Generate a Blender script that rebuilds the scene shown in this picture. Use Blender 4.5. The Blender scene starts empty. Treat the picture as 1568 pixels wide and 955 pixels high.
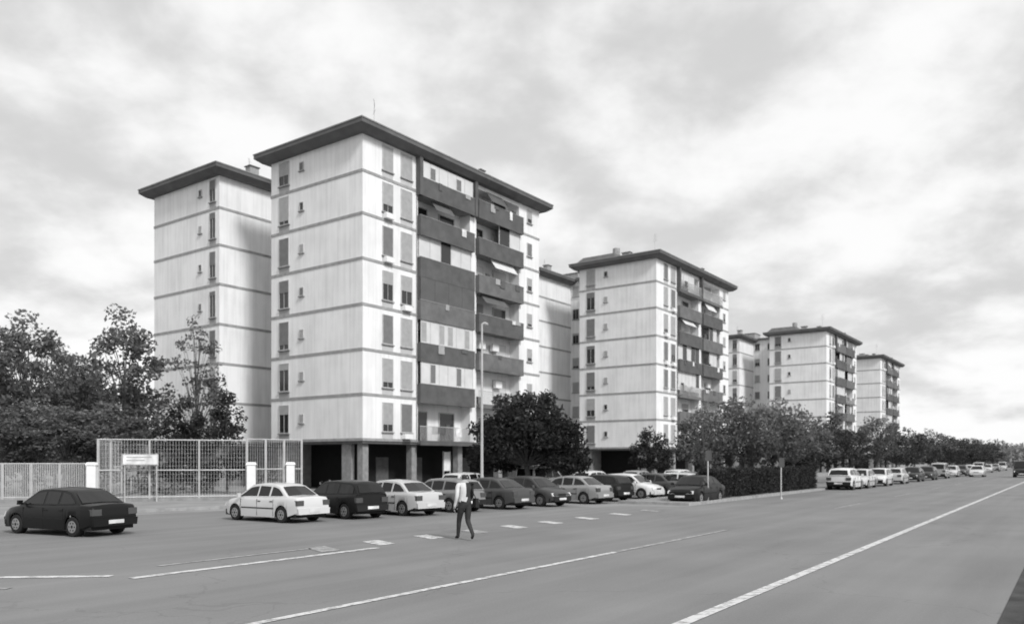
import bpy, math, random
import numpy as np
from mathutils import Vector, Matrix
SC = bpy.context.scene
COL = SC.collection
pi = math.pi

# ------------------------------------------------------------------ materials
def g(v): return (v, v, v, 1.0)

def mat_basic(name, v, rough=0.8, var=0.12, scale=3.0, spec=0.3, bump=0.0, metal=0.0, coat=0.0):
    m = bpy.data.materials.new(name); m.use_nodes = True
    nt = m.node_tree; b = nt.nodes['Principled BSDF']
    b.inputs['Roughness'].default_value = rough
    b.inputs['Metallic'].default_value = metal
    b.inputs['Specular IOR Level'].default_value = spec
    b.inputs['Coat Weight'].default_value = coat
    tc = nt.nodes.new('ShaderNodeTexCoord')
    n = nt.nodes.new('ShaderNodeTexNoise'); n.inputs['Scale'].default_value = scale
    n.inputs['Detail'].default_value = 6
    nt.links.new(tc.outputs['Object'], n.inputs['Vector'])
    r = nt.nodes.new('ShaderNodeValToRGB')
    r.color_ramp.elements[0].position = 0.3; r.color_ramp.elements[1].position = 0.7
    r.color_ramp.elements[0].color = g(v*(1-var)); r.color_ramp.elements[1].color = g(min(1, v*(1+var)))
    nt.links.new(n.outputs['Fac'], r.inputs['Fac'])
    nt.links.new(r.outputs['Color'], b.inputs['Base Color'])
    if bump > 0:
        bp = nt.nodes.new('ShaderNodeBump'); bp.inputs['Strength'].default_value = bump
        bp.inputs['Distance'].default_value = 0.02
        n2 = nt.nodes.new('ShaderNodeTexNoise'); n2.inputs['Scale'].default_value = scale*15
        nt.links.new(tc.outputs['Object'], n2.inputs['Vector'])
        nt.links.new(n2.outputs['Fac'], bp.inputs['Height'])
        nt.links.new(bp.outputs['Normal'], b.inputs['Normal'])
    return m

def mat_leaf(name, v):
    m = mat_basic(name, v, rough=0.65, var=0.3, scale=1.5, spec=0.2)
    nt = m.node_tree; b = nt.nodes['Principled BSDF']; out = nt.nodes['Material Output']
    tr = nt.nodes.new('ShaderNodeBsdfTranslucent'); tr.inputs['Color'].default_value = g(min(1, v*1.5))
    mx = nt.nodes.new('ShaderNodeMixShader'); mx.inputs[0].default_value = .35
    nt.links.new(b.outputs[0], mx.inputs[1]); nt.links.new(tr.outputs[0], mx.inputs[2]); nt.links.new(mx.outputs[0], out.inputs['Surface'])
    return m

def mat_wall(name, v, dirt=0.16):
    """rendered facade: slow mottling, vertical rain streaks, faint panel joints"""
    m = bpy.data.materials.new(name); m.use_nodes = True
    nt = m.node_tree; N = nt.nodes; L = nt.links; b = N['Principled BSDF']
    b.inputs['Roughness'].default_value = 0.85; b.inputs['Specular IOR Level'].default_value = 0.2
    tc = N.new('ShaderNodeTexCoord')
    mp = N.new('ShaderNodeMapping'); mp.inputs['Scale'].default_value = (2.2, 2.2, 0.16)
    L.new(tc.outputs['Object'], mp.inputs['Vector'])
    n1 = N.new('ShaderNodeTexNoise'); n1.inputs['Scale'].default_value = 1.5; n1.inputs['Detail'].default_value = 8
    L.new(mp.outputs['Vector'], n1.inputs['Vector'])
    n2 = N.new('ShaderNodeTexNoise'); n2.inputs['Scale'].default_value = 0.45; n2.inputs['Detail'].default_value = 6
    L.new(tc.outputs['Object'], n2.inputs['Vector'])
    ad = N.new('ShaderNodeMath'); ad.operation = 'ADD'
    L.new(n1.outputs['Fac'], ad.inputs[0]); L.new(n2.outputs['Fac'], ad.inputs[1])
    mr = N.new('ShaderNodeMapRange'); mr.inputs['From Min'].default_value = 0.75; mr.inputs['From Max'].default_value = 1.15
    mr.inputs['To Min'].default_value = v*(1-dirt); mr.inputs['To Max'].default_value = v
    L.new(ad.outputs[0], mr.inputs['Value'])
    sx = N.new('ShaderNodeSeparateXYZ'); L.new(tc.outputs['Object'], sx.inputs[0])
    s = N.new('ShaderNodeMath'); s.operation = 'ADD'; L.new(sx.outputs['X'], s.inputs[0]); L.new(sx.outputs['Y'], s.inputs[1])
    d = N.new('ShaderNodeMath'); d.operation = 'DIVIDE'; L.new(s.outputs[0], d.inputs[0]); d.inputs[1].default_value = 1.16
    f = N.new('ShaderNodeMath'); f.operation = 'FRACT'; L.new(d.outputs[0], f.inputs[0])
    lt = N.new('ShaderNodeMath'); lt.operation = 'LESS_THAN'; L.new(f.outputs[0], lt.inputs[0]); lt.inputs[1].default_value = 0.035
    k = N.new('ShaderNodeMath'); k.operation = 'MULTIPLY_ADD'; L.new(lt.outputs[0], k.inputs[0]); k.inputs[1].default_value = -0.10; k.inputs[2].default_value = 1.0
    mu = N.new('ShaderNodeMath'); mu.operation = 'MULTIPLY'; L.new(mr.outputs[0], mu.inputs[0]); L.new(k.outputs[0], mu.inputs[1])
    cb = N.new('ShaderNodeCombineXYZ')
    for i in range(3): L.new(mu.outputs[0], cb.inputs[i])
    L.new(cb.outputs[0], b.inputs['Base Color'])
    return m

def mat_asphalt(name, v, ang=0.9582):
    m = bpy.data.materials.new(name); m.use_nodes = True
    nt = m.node_tree; N = nt.nodes; L = nt.links; b = N['Principled BSDF']
    b.inputs['Roughness'].default_value = 0.9; b.inputs['Specular IOR Level'].default_value = 0.25
    tc = N.new('ShaderNodeTexCoord')
    def noise(scale, det, sc=(1, 1, 1), rot=0):
        mp = N.new('ShaderNodeMapping'); mp.vector_type = 'TEXTURE' if rot else 'POINT'
        mp.inputs['Scale'].default_value = sc; mp.inputs['Rotation'].default_value = (0, 0, rot)
        L.new(tc.outputs['Object'], mp.inputs['Vector'])
        n = N.new('ShaderNodeTexNoise'); n.inputs['Scale'].default_value = scale; n.inputs['Detail'].default_value = det
        L.new(mp.outputs['Vector'], n.inputs['Vector']); return n.outputs['Fac']
    a = noise(0.25, 6)
    c = noise(1.0, 5, (14, 0.9, 1), ang)
    e = noise(35, 3)
    def ma(op, x, y):
        n = N.new('ShaderNodeMath'); n.operation = op
        for i, q in enumerate((x, y)):
            if isinstance(q, (int, float)): n.inputs[i].default_value = q
            else: L.new(q, n.inputs[i])
        return n.outputs[0]
    t = ma('ADD', ma('MULTIPLY', a, 0.5), ma('ADD', ma('MULTIPLY', c, 0.55), ma('MULTIPLY', e, 0.35)))
    mr = N.new('ShaderNodeMapRange'); mr.inputs['From Min'].default_value = 0.45; mr.inputs['From Max'].default_value = .95
    mr.inputs['To Min'].default_value = v*0.75; mr.inputs['To Max'].default_value = v*1.22
    L.new(t, mr.inputs['Value'])
    vo = N.new('ShaderNodeTexVoronoi'); vo.feature = 'DISTANCE_TO_EDGE'; vo.inputs['Scale'].default_value = 0.13
    nz = N.new('ShaderNodeTexNoise'); nz.inputs['Scale'].default_value = 1.2; nz.inputs['Detail'].default_value = 5
    L.new(tc.outputs['Object'], nz.inputs['Vector'])
    vm = N.new('ShaderNodeVectorMath'); vm.operation = 'MULTIPLY_ADD'; L.new(nz.outputs['Color'], vm.inputs[0]); vm.inputs[1].default_value = (1.6, 1.6, 0); L.new(tc.outputs['Object'], vm.inputs[2])
    L.new(vm.outputs[0], vo.inputs['Vector'])
    ck = ma('LESS_THAN', vo.outputs['Distance'], 0.003)
    fac = ma('MULTIPLY_ADD', ck, -0.10); fac.node.inputs[2].default_value = 1.0
    o = ma('MULTIPLY', mr.outputs[0], fac)
    cb = N.new('ShaderNodeCombineXYZ')
    for i in range(3): L.new(o, cb.inputs[i])
    L.new(cb.outputs[0], b.inputs['Base Color'])
    bp = N.new('ShaderNodeBump'); bp.inputs['Strength'].default_value = 0.35; bp.inputs['Distance'].default_value = 0.01
    L.new(noise(60, 3), bp.inputs['Height']); L.new(bp.outputs['Normal'], b.inputs['Normal'])
    return m

def mat_paint_worn(name, v, under, wear=0.45):
    m = bpy.data.materials.new(name); m.use_nodes = True
    nt = m.node_tree; N = nt.nodes; L = nt.links; b = N['Principled BSDF']
    b.inputs['Roughness'].default_value = 0.8
    tc = N.new('ShaderNodeTexCoord')
    n = N.new('ShaderNodeTexNoise'); n.inputs['Scale'].default_value = 5; n.inputs['Detail'].default_value = 8
    n.inputs['Roughness'].default_value = 0.7
    L.new(tc.outputs['Object'], n.inputs['Vector'])
    r = N.new('ShaderNodeValToRGB')
    r.color_ramp.elements[0].position = wear-0.08; r.color_ramp.elements[0].color = g(under)
    r.color_ramp.elements[1].position = wear+0.1; r.color_ramp.elements[1].color = g(v)
    L.new(n.outputs['Fac'], r.inputs['Fac']); L.new(r.outputs['Color'], b.inputs['Base Color'])
    return m

M = {}
ASP = .205
M['wall'] = mat_wall('facade_render', 0.84)
M['band'] = mat_basic('floor_band', 0.32, var=0.2)
M['cornice'] = mat_basic('cornice_dark', 0.12, var=0.18, scale=1.0)
M['cap'] = mat_basic('roof_capping', 0.25)
M['parapet'] = mat_basic('balcony_parapet', 0.105, var=0.18, scale=1.5)
M['parapet2'] = mat_basic('balcony_parapet_faded', 0.15, var=0.2, scale=1.5)
M['awning'] = mat_basic('dark_awning', 0.11, var=0.12, scale=1.0)
M['awning_l'] = mat_basic('light_awning', 0.62, var=0.1, scale=1.0)
M['glass'] = mat_basic('window_glass', 0.03, rough=0.12, spec=0.5, scale=0.7)
M['shutter'] = mat_basic('roller_shutter', 0.36, var=0.1)
M['shutter_d'] = mat_basic('roller_shutter_dark', 0.18, var=0.1)
M['spandrel'] = mat_basic('spandrel_panel', 0.50, var=0.06)
M['spandrel_d'] = mat_basic('spandrel_panel_dark', 0.36, var=0.06)
M['frame'] = mat_basic('window_frame', 0.5)
M['dark'] = mat_basic('shaded_wall', 0.015, rough=0.95)  # near-black colour puts the shade of the ground-floor voids into the wall
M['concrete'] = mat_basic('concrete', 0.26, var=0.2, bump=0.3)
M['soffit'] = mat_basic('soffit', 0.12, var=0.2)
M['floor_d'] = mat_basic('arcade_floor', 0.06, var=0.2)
M['paving'] = mat_basic('paving', 0.26, var=0.15, scale=0.6, bump=0.2)
M['kerb'] = mat_basic('kerb_stone', 0.32, var=0.2)
M['asphalt'] = mat_asphalt('asphalt', ASP)
M['earth'] = mat_basic('earth', 0.25, var=0.25, scale=0.3, bump=0.2)
M['kerb_strip'] = mat_basic('dark_kerb_strip', 0.05, var=0.4, scale=2.0, bump=0.5)
M['paint'] = mat_paint_worn('road_paint', 0.60, ASP*1.05, 0.44)
M['paint_w'] = mat_paint_worn('road_paint_worn', 0.42, ASP*1.05, 0.52)
M['steel'] = mat_basic('galvanised_steel', 0.5, rough=0.5, metal=0.2)
M['steel_d'] = mat_basic('painted_steel_dark', 0.07, rough=0.5)
M['white'] = mat_basic('white_paint', 0.8, var=0.05)
M['bark'] = mat_basic('bark', 0.10, var=0.4, scale=6, bump=0.4)
M['cloth'] = mat_basic('laundry', 0.7, var=0.3, scale=2)
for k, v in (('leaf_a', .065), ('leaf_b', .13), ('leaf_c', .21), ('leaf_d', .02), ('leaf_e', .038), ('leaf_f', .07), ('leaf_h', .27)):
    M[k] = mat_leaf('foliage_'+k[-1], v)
M['tyre'] = mat_basic('tyre', 0.02, rough=0.85)
M['rim'] = mat_basic('wheel_rim', 0.34, rough=0.4, metal=0.5)
M['lamp'] = mat_basic('headlamp', 0.7, rough=0.2, spec=0.6)
M['tail'] = mat_basic('tail_lamp', 0.08, rough=0.25)
M['trim'] = mat_basic('black_trim', 0.02, rough=0.7, spec=.2)
M['carglass'] = mat_basic('car_glass', 0.012, rough=0.06, spec=0.35)
M['skin'] = mat_basic('skin', 0.35, rough=0.6, var=0.05)
M['hair'] = mat_basic('hair', 0.03, rough=0.7)
M['trousers'] = mat_basic('trousers', 0.035, var=0.3, scale=8)
M['jacket'] = mat_basic('jacket', 0.035, var=0.3, scale=8)
M['shirt'] = mat_basic('shirt', 0.6, var=0.1, scale=8)
M['shoe'] = mat_basic('shoe', 0.03)
CARP = {}
def carpaint(v):
    if v not in CARP:
        dk = v < .15
        CARP[v] = mat_basic('car_paint_%02d' % int(v*100), v*(.6 if dk else 1), rough=0.28, var=0.04, scale=1.0, spec=0.22 if dk else .5, coat=0.0 if dk else 0.8)
    return CARP[v]

# ------------------------------------------------------------------ mesh builder
class MB:
    def __init__(s): s.v = []; s.f = []; s.m = []; s.mats = []
    def mi(s, m):
        if isinstance(m, str): m = M[m]
        if m not in s.mats: s.mats.append(m)
        return s.mats.index(m)
    def poly(s, pts, m):
        i = len(s.v); s.v += [tuple(p) for p in pts]; s.f.append(tuple(range(i, i+len(pts)))); s.m.append(s.mi(m))
    def box(s, x0, x1, y0, y1, z0, z1, m):
        s.frus(x0, x1, y0, y1, z0, x0, x1, y0, y1, z1, m)
    def frus(s, a0, a1, b0, b1, z0, c0, c1, d0, d1, z1, m):
        i = len(s.v); k = s.mi(m)
        s.v += [(a0, b0, z0), (a1, b0, z0), (a1, b1, z0), (a0, b1, z0), (c0, d0, z1), (c1, d0, z1), (c1, d1, z1), (c0, d1, z1)]
        for q in ((0, 3, 2, 1), (4, 5, 6, 7), (0, 1, 5, 4), (1, 2, 6, 5), (2, 3, 7, 6), (3, 0, 4, 7)):
            s.f.append(tuple(i+j for j in q)); s.m.append(k)
    def cyl(s, p0, p1, r0, r1, m, n=8, caps=True):
        p0 = Vector(p0); p1 = Vector(p1); d = p1-p0
        if d.length < 1e-6: return
        z = d.normalized(); x = z.orthogonal().normalized(); y = z.cross(x)
        i = len(s.v); k = s.mi(m)
        for p, r in ((p0, r0), (p1, r1)):
            for j in range(n):
                a = 2*pi*j/n; s.v.append(tuple(p+x*math.cos(a)*r+y*math.sin(a)*r))
        for j in range(n):
            s.f.append((i+j, i+(j+1) % n, i+n+(j+1) % n, i+n+j)); s.m.append(k)
        if caps:
            s.f.append(tuple(i+j for j in reversed(range(n)))); s.m.append(k)
            s.f.append(tuple(i+n+j for j in range(n))); s.m.append(k)
    def mesh(s, name):
        me = bpy.data.meshes.new(name); me.from_pydata(s.v, [], s.f)
        for m in s.mats: me.materials.append(m)
        me.polygons.foreach_set('material_index', s.m); me.update(); return me
    def obj(s, name, parent=None, loc=(0, 0, 0), rz=0, bevel=0, smooth=False):
        o = bpy.data.objects.new(name, s.mesh(name)); COL.objects.link(o)
        o.location = loc; o.rotation_euler = (0, 0, rz)
        if parent: o.parent = parent
        if bevel:
            b = o.modifiers.new('bevel', 'BEVEL'); b.width = bevel; b.segments = 2
        if smooth:
            for p in o.data.polygons: p.use_smooth = True
        return o
def empty(name, loc=(0, 0, 0), rz=0):
    o = bpy.data.objects.new(name, None); COL.objects.link(o); o.location = loc; o.rotation_euler = (0, 0, rz); return o

# ------------------------------------------------------------------ road frame
RD = Vector((0.575, 0.818)).normalized(); LD = Vector((-RD.y, RD.x)); RANG = math.atan2(RD.y, RD.x)
def R(s, t, z=0.0): p = RD*s+LD*t; return (p.x, p.y, z)

mb = MB(); mb.poly([(-2500, -300, 0), (2500, -300, 0), (2500, 4000, 0), (-2500, 4000, 0)], 'earth'); mb.obj('ground')
mb = MB()
mb.poly([R(-60, .5, .004), R(700, .5, .004), R(700, 14.3, .004), R(34, 14.3, .004), R(31, 17, .004), R(31.5, 27, .004), R(10, 30, .004), R(6, 48, .004), R(-60, 60, .004)], 'asphalt')
mb.poly([R(34, 18.2, .004), R(31.5, 27, .004), R(300, 27, .004), R(300, 18.2, .004)], 'asphalt')
road = mb.obj('road')

mb = MB()
def strip(s0, s1, t0, t1, z, m, n=1): mb.poly([R(s0, t0, z), R(s1, t0, z), R(s1, t1, z), R(s0, t1, z)], m)
strip(-30, 400, 3.96, 4.14, .012, 'paint')
for a in range(-10, 23, 1): strip(a, a+1.0, 8.36, 8.51, .012, 'paint' if a < 16 else 'paint_w')
for a in range(36, 200, 14): strip(a, a+5, 8.38, 8.50, .012, 'paint_w')
strip(7.6, 13.6, 13.33, 13.54, .012, 'paint')
strip(8.8, 12.6, 14.52, 14.66, .012, 'paint_w')
for i, a in enumerate((12.2, 14.0, 15.9, 17.9, 19.9, 22.0, 24.4, 27.0, 29.6)):
    mb.poly([R(a, 13.75, .012), R(a+.55, 13.75, .012), R(a+.95, 14.75, .012), R(a+.4, 14.75, .012)], 'paint' if i not in (0, 3, 8) else 'paint_w')
def polyline(pts, w, m):
    for a, b in zip(pts, pts[1:]):
        a = Vector(a); b = Vector(b); n = (b-a).normalized(); n = Vector((-n.y, n.x))*w/2
        mb.poly([(*(a-n), .012), (*(b-n), .012), (*(b+n), .012), (*(a+n), .012)], m)
polyline([(-14, 13.75), (-11, 13.95), (-9, 14.05), (-7.1, 14.22)], .24, 'paint')
polyline([(-14, 12.6), (-8.05, 12.85)], .2, 'paint_w')
mb.obj('road_markings')

def slab(name, poly, h=.13, kw=.16):
    mb = MB()
    inn = []
    n = len(poly)
    top = [(p[0], p[1], h) for p in poly]
    for i in range(n):
        p = Vector(poly[i][:2]); a = Vector(poly[i-1][:2]); b = Vector(poly[(i+1) % n][:2])
        d1 = (p-a).normalized(); d2 = (b-p).normalized()
        n1 = Vector((-d1.y, d1.x)); n2 = Vector((-d2.y, d2.x)); m = (n1+n2); m = m/(m.length**2)*2*kw
        inn.append((p.x+m.x, p.y+m.y))
    for i in range(n):
        j = (i+1) % n
        mb.poly([(poly[i][0], poly[i][1], 0), (poly[j][0], poly[j][1], 0), top[j], top[i]], 'kerb')
        mb.poly([top[i], top[j], (*inn[j], h), (*inn[i], h)], 'kerb')
    mb.poly([(*p, h-.004) for p in inn], 'paving')
    return mb.obj(name)
slab('pavement', [R(12, 31)[:2], R(34, 28)[:2], R(300, 28)[:2], R(300, 75)[:2], R(8, 75)[:2]])
slab('pavement', [R(34.5, 14.4)[:2], R(600, 14.9)[:2], R(600, 18.0)[:2], R(34.5, 18.0)[:2]])
slab('pavement', [R(-40, -3.5)[:2], R(600, -3.5)[:2], R(600, .42)[:2], R(-40, .42)[:2]])
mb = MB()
mb.poly([R(-40, .44, .0165), R(400, .44, .0165), R(400, .80, .0165), R(-40, .80, .0165)], 'kerb_strip'); mb.obj('kerbside_strip')  # flat dark strip laid on the road along the kerb

# ------------------------------------------------------------------ apartment blocks
ZL = [3.43, 6.35, 9.25, 12.15, 15.1, 18.0, 20.75]; ZT = 23.1
BANG = math.atan2(.8078, .5894)

def apartment(loc, seed, detail=True, tank=False, feature=False):
    rnd = random.Random(seed)
    E = empty('apartment_block', (loc[0], loc[1], 0), BANG)
    W = MB(); B = MB(); G = MB(); BAL = MB(); RF = MB(); GF = MB()
    z0 = ZL[0]; RC = .95
    W.box(0, 20.2, RC, 9.3, z0, ZT, 'wall')
    W.box(0, 5.2, 0, RC, z0, ZT, 'wall')
    W.box(10.95, 11.7, 0, RC, z0, ZT, 'wall')
    W.box(17.3, 20.2, 0, RC, z0, ZT, 'wall')
    W.box(-.9, 19.3, 14.2, 23.0, z0, ZT, 'wall')
    W.box(6, 14, 9.3, 14.2, 0, ZT+.4, 'wall')
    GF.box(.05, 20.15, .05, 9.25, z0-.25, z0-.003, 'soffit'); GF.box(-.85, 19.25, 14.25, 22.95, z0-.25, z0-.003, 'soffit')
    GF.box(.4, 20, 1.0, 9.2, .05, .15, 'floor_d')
    p = .035
    for i, z in enumerate(ZL):
        za, zb = z-.09, z+.09
        B.box(-p, 0, -p, 9.3+p, za, zb, 'band'); B.box(0, 5.2, -p, 0, za, zb, 'band')
        B.box(17.3, 20.2, -p, 0, za, zb, 'band'); B.box(20.2, 20.2+p, -p, 9.3+p, za, zb, 'band'); B.box(0, 20.2, 9.3, 9.3+p, za, zb, 'band')
        B.box(-.9-p, -.9, 14.2-p, 23+p, za, zb, 'band'); B.box(-.9, 6, 14.2-p, 14.2, za, zb, 'band')
        B.box(14, 19.3, 14.2-p, 14.2, za, zb, 'band'); B.box(19.3, 19.3+p, 14.2-p, 23+p, za, zb, 'band'); B.box(-.9, 19.3, 23, 23+p, za, zb, 'band')
    def win(ax, a0, a1, za, zb, pl, out, sh=None, dk=.35):
        def bx(u0, u1, w0, w1, d, m, d0=0.0):
            lo, hi = sorted((pl+out*d0, pl+out*d))
            if ax == 'y': G.box(u0, u1, lo, hi, w0, w1, m)
            else: G.box(lo, hi, u0, u1, w0, w1, m)
        bx(a0+.05, a1-.05, za+.05, zb-.05, .012, 'glass')
        for u0, u1, w0, w1 in ((a0, a0+.05, za, zb), (a1-.05, a1, za, zb), (a0+.05, a1-.05, zb-.05, zb), (a0+.05, a1-.05, za, za+.05)):
            bx(u0, u1, w0, w1, .06, 'frame')
        if a1-a0 > .8: bx((a0+a1)/2-.02, (a0+a1)/2+.02, za+.05, zb-.05, .045, 'shutter', .012)
        bx(a0-.06, a1+.06, za-.07, za-.002, .12, 'concrete')
        f = rnd.random()*1.4 if sh is None else sh
        if f > .1:
            zz = zb-.05-(zb-za-.10)*min(1, f)
            bx(a0+.055, a1-.055, zz, zb-.055, .05, 'shutter_d' if rnd.random() < dk else 'shutter', .012)
    for i, z in enumerate(ZL):
        top = (ZL[i+1] if i < 6 else ZT)
        for a0, a1 in ((1.75, 2.75), (3.5, 4.6)):
            G.box(a0, a1, -.02, 0, z+.09, z+.45, 'spandrel')
            win('y', a0, a1, z+.53, min(z+2.5, top-.16), 0, -1, None if rnd.random() < .5 else 1)
            if rnd.random() < .22: G.box(a0+.1, a0+.85, -.34, -.02, z+.0+.1, z+.44, 'white')
        win('y', 18.4, 19.1, z+1.0, z+2.1, 0, -1)
        G.box(-.02, 0, 7.3, 8.4, z+.09, z+.45, 'spandrel_d')
        win('x', 7.3, 8.4, z+.53, min(z+2.5, top-.16), 0, -1, None, .6)
        win('x', 5.75, 6.2, z+1.2, z+1.8, 0, -1, 0 if rnd.random() < .4 else 1)
        G.box(-.92, -.9, 14.6, 15.4, z+.09, z+.45, 'spandrel_d')
        win('x', 14.6, 15.4, z+.53, min(z+2.5, top-.16), -.9, -1, rnd.random()*.8, .7)
        win('x', 16.4, 16.8, z+1.2, z+1.75, -.9, -1, 0 if rnd.random() < .4 else 1)
        for a in (2, 5, 15, 17.5): win('y', a, a+1.1, z+.95, z+2.2, 9.3, 1)
        for a in (2, 6, 11, 16): win('y', a, a+1.1, z+.95, z+2.2, 23, 1)
        for a in (15, 17.3): win('y', a, a+.9, z+.95, z+2.2, 14.2, -1)
        for a in (2, 6): win('x', a, a+1.1, z+.95, z+2.2, 20.2, 1)
        for a in (7, 8.2, 12): win('x', 10+(a-7)*.6, 10.9+(a-7)*.6, z+.95, z+2.2, 6, -1)
    y0 = -.38
    for bay, (a0, a1) in enumerate(((5.2, 10.95), (11.7, 17.3))):
        for i, z in enumerate(ZL):
            top = (ZL[i+1] if i < 6 else ZT)
            BAL.box(a0+.004, a1-.004, y0+.1, RC, z-.2, z, 'concrete')
            style = rnd.choice((0, 0, 0, 0, 1))
            if feature: style = {(0, 0): 1, (1, 0): 1, (1, 1): 1}.get((bay, i), 0)
            ph = 1.0+rnd.uniform(-.06, .06)
            pm = rnd.choice(('parapet', 'parapet', 'parapet2'))
            x0, x1 = a0-.12, a1+.12
            if style == 0:
                BAL.box(x0, x1, y0, y0+.1, z-.3, z+ph, pm)
                BAL.box(x0, x0+.1, y0+.1, -.003, z-.3, z+ph, pm); BAL.box(x1-.1, x1, y0+.1, -.003, z-.3, z+ph, pm)
                BAL.box(x0-.01, x1+.01, y0-.02, y0+.12, z+ph+.002, z+ph+.05, 'cap')
            else:
                BAL.box(x0, x1, y0, y0+.1, z-.3, z+.02, pm)
                BAL.box(x0, x1, y0+.02, y0+.07, z+1.0, z+1.05, 'steel')
                n = int((x1-x0)/.13)
                for q in range(n+1):
                    xx = x0+.01+q*(x1-x0-.04)/n
                    BAL.box(xx, xx+.025, y0+.03, y0+.055, z+.02, z+1.0, 'steel')
            for (d0, d1, zb) in ((a0+.7, a0+1.9, z+2.1), (a0+3.3, a0+4.9, z+2.1)):
                BAL.box(d0, d1, RC-.05, RC, z+.02, zb, 'glass')
                BAL.box(d0-.07, d0, RC-.08, RC, z+.02, zb+.07, 'frame'); BAL.box(d1, d1+.07, RC-.08, RC, z+.02, zb+.07, 'frame')
                BAL.box(d0, d1, RC-.08, RC, zb, zb+.07, 'frame')
                if rnd.random() < .65:
                    BAL.box(d0, d1, RC-.09, RC-.051, zb-rnd.uniform(.4, 1.9), zb, rnd.choice(('shutter', 'awning_l', 'awning_l')))
            r = rnd.random()
            if feature and bay == 0 and i == 3:
                for q in range(4):
                    xa = x0+q*(x1-x0)/4; BAL.box(xa+.01, xa+(x1-x0)/4-.01, y0+.015, y0+.04, z+ph+.05, top-.302, 'awning')
                BAL.box(x0+.01, x0+.04, y0+.1, -.004, z+ph+.05, top-.302, 'awning')
            elif feature and bay == 0 and i in (1, 2, 6):
                for q in range(7):
                    xa = a0+q*(a1-a0-.06)/6; BAL.box(xa, xa+.06, -.30, -.24, z+ph, top-.2, 'frame')
                BAL.box(a0, a1, -.285, -.27, z+ph-.6, top-.2, 'awning_l')
                for q in ((1, 4) if i != 2 else (0, 2, 3, 5)):
                    xa = a0+q*(a1-a0-.06)/6+.08; BAL.box(xa, xa+.5, -.29, -.2851, z+ph+.15, top-.45, 'shutter_d' if i != 2 else 'shutter')
            elif r < .16:
                hh = rnd.uniform(.5, .9); xa = a0+rnd.uniform(0, 2); xb = xa+rnd.uniform(2, 3.2)
                BAL.poly([(xa, y0-.2, top-.3-hh), (xb, y0-.2, top-.3-hh), (xb, .02, top-.25), (xa, .02, top-.25)], rnd.choice(('awning_l', 'awning')))
            elif r < .58:
                nn = rnd.choice((4, 5, 6)); q0 = rnd.choice((0, 0, 1, 2)); q1 = rnd.choice((nn, nn, nn-1))
                st = (a1-a0-.06)/nn
                for q in range(q0, q1+1):
                    xa = a0+q*st; BAL.box(xa, xa+.06, -.1, -.04, z+ph, top-.2, 'frame')
                for q in range(q0, q1):
                    xa = a0+q*st+.06
                    BAL.box(xa, xa+st-.06, -.08, -.065, z+ph, top-.2, 'glass' if rnd.random() < .4 else 'awning_l')
                BAL.box(a0+q0*st+.002, a0+q1*st-.002, -.1, -.03, z+ph-.5, z+ph, 'wall')
            for q in range(rnd.randint(0, 4)):
                xa = rnd.uniform(a0+.2, a1-.8)
                k = rnd.random()
                if k < .55: BAL.box(xa, xa+rnd.uniform(.3, .8), y0-.05, y0-.03, z+ph-rnd.uniform(.2, .6), z+ph+.06, rnd.choice(('cloth', 'shutter', 'awning')))
                elif k < .75: BAL.box(xa, xa+.8, .5, .8, z+1.5, z+2.05, 'white')
                else: BAL.frus(xa, xa+.3, -.25, -.13, z+ph-.2, xa-.08, xa+.36, -.26, -.12, z+ph+.3, 'leaf_b')
        BAL.box(a0+.004, a1-.004, .02, RC, ZT-.3, ZT-.004, 'wall')
    for a in (5.0, 11.1):
        BAL.box(a, a+.32, -.42, -.003, ZL[6]-.3, ZT-.003, 'parapet')
    BAL.box(5.02, 5.06, -.08, -.003, z0, ZL[6]-.3, 'band')
    def corn(x0, x1, ya, yb):
        RF.frus(x0-.45, x1+.45, ya-.45, yb+.45, ZT, x0-.85, x1+.85, ya-.85, yb+.85, ZT+.3, 'cornice')
        RF.box(x0-.86, x1+.86, ya-.86, yb+.86, ZT+.3, ZT+.56, 'cornice')
        RF.box(x0-.9, x1+.9, ya-.9, yb+.9, ZT+.56, ZT+.64, 'cap')
    corn(0, 20.2, 0, 9.3); corn(-.9, 19.3, 14.2, 23.0)
    RF.box(5.6, 14.4, 10.22, 13.28, ZT+.4, ZT+.75, 'cornice')
    zr = ZT+.64
    for (x, y, sx, sy, h) in ((1.6, 1.4, .5, .5, .5), (.2, 3.2, .5, .9, .5), (14.5, 2, .7, .5, .6), (12.5, .2, .5, .5, .7), (2.5, 15.2, .8, .6, 1.3), (7, 4.0, 3, 3, 1.1), (9, 15, 3, 3, 1.6), (18, 4, .6, .6, .7)):
        RF.box(x, x+sx, y, y+sy, zr, zr+h, 'band'); RF.box(x-.08, x+sx+.08, y-.08, y+sy+.08, zr+h, zr+h+.08, 'cornice')
    if tank:
        RF.frus(-.4, 5.5, 4.5, 9.7, zr, .3, 4.8, 5.2, 9, zr+.75, 'cornice')
        RF.cyl((1.5, 5.5, zr+.75), (1.5, 5.5, zr+1.5), .4, .4, 'band', 10)
    for (x, y, h) in ((2.2, 1.2, 2.6), (13, 3, 2.0), (3, 16, 2.2)):
        RF.cyl((x, y, zr), (x, y, zr+h), .028, .018, 'steel', 5)
        for q in range(4):
            RF.cyl((x-.4+.05*q, y-.35, zr+h-.15-.22*q), (x+.4-.05*q, y+.35, zr+h-.15-.22*q), .014, .014, 'steel', 4)
    for x in (.3, 4.9, 9.9, 14.9, 19.4):
        for y in (.3, 8.5):
            GF.box(x, x+.5, y, y+.5, 0, z0-.252, 'concrete')
    for x in (-.6, 4, 9, 14, 18.5):
        for y in (14.6, 22.2):
            GF.box(x, x+.5, y, y+.5, 0, z0-.252, 'concrete')
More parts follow.
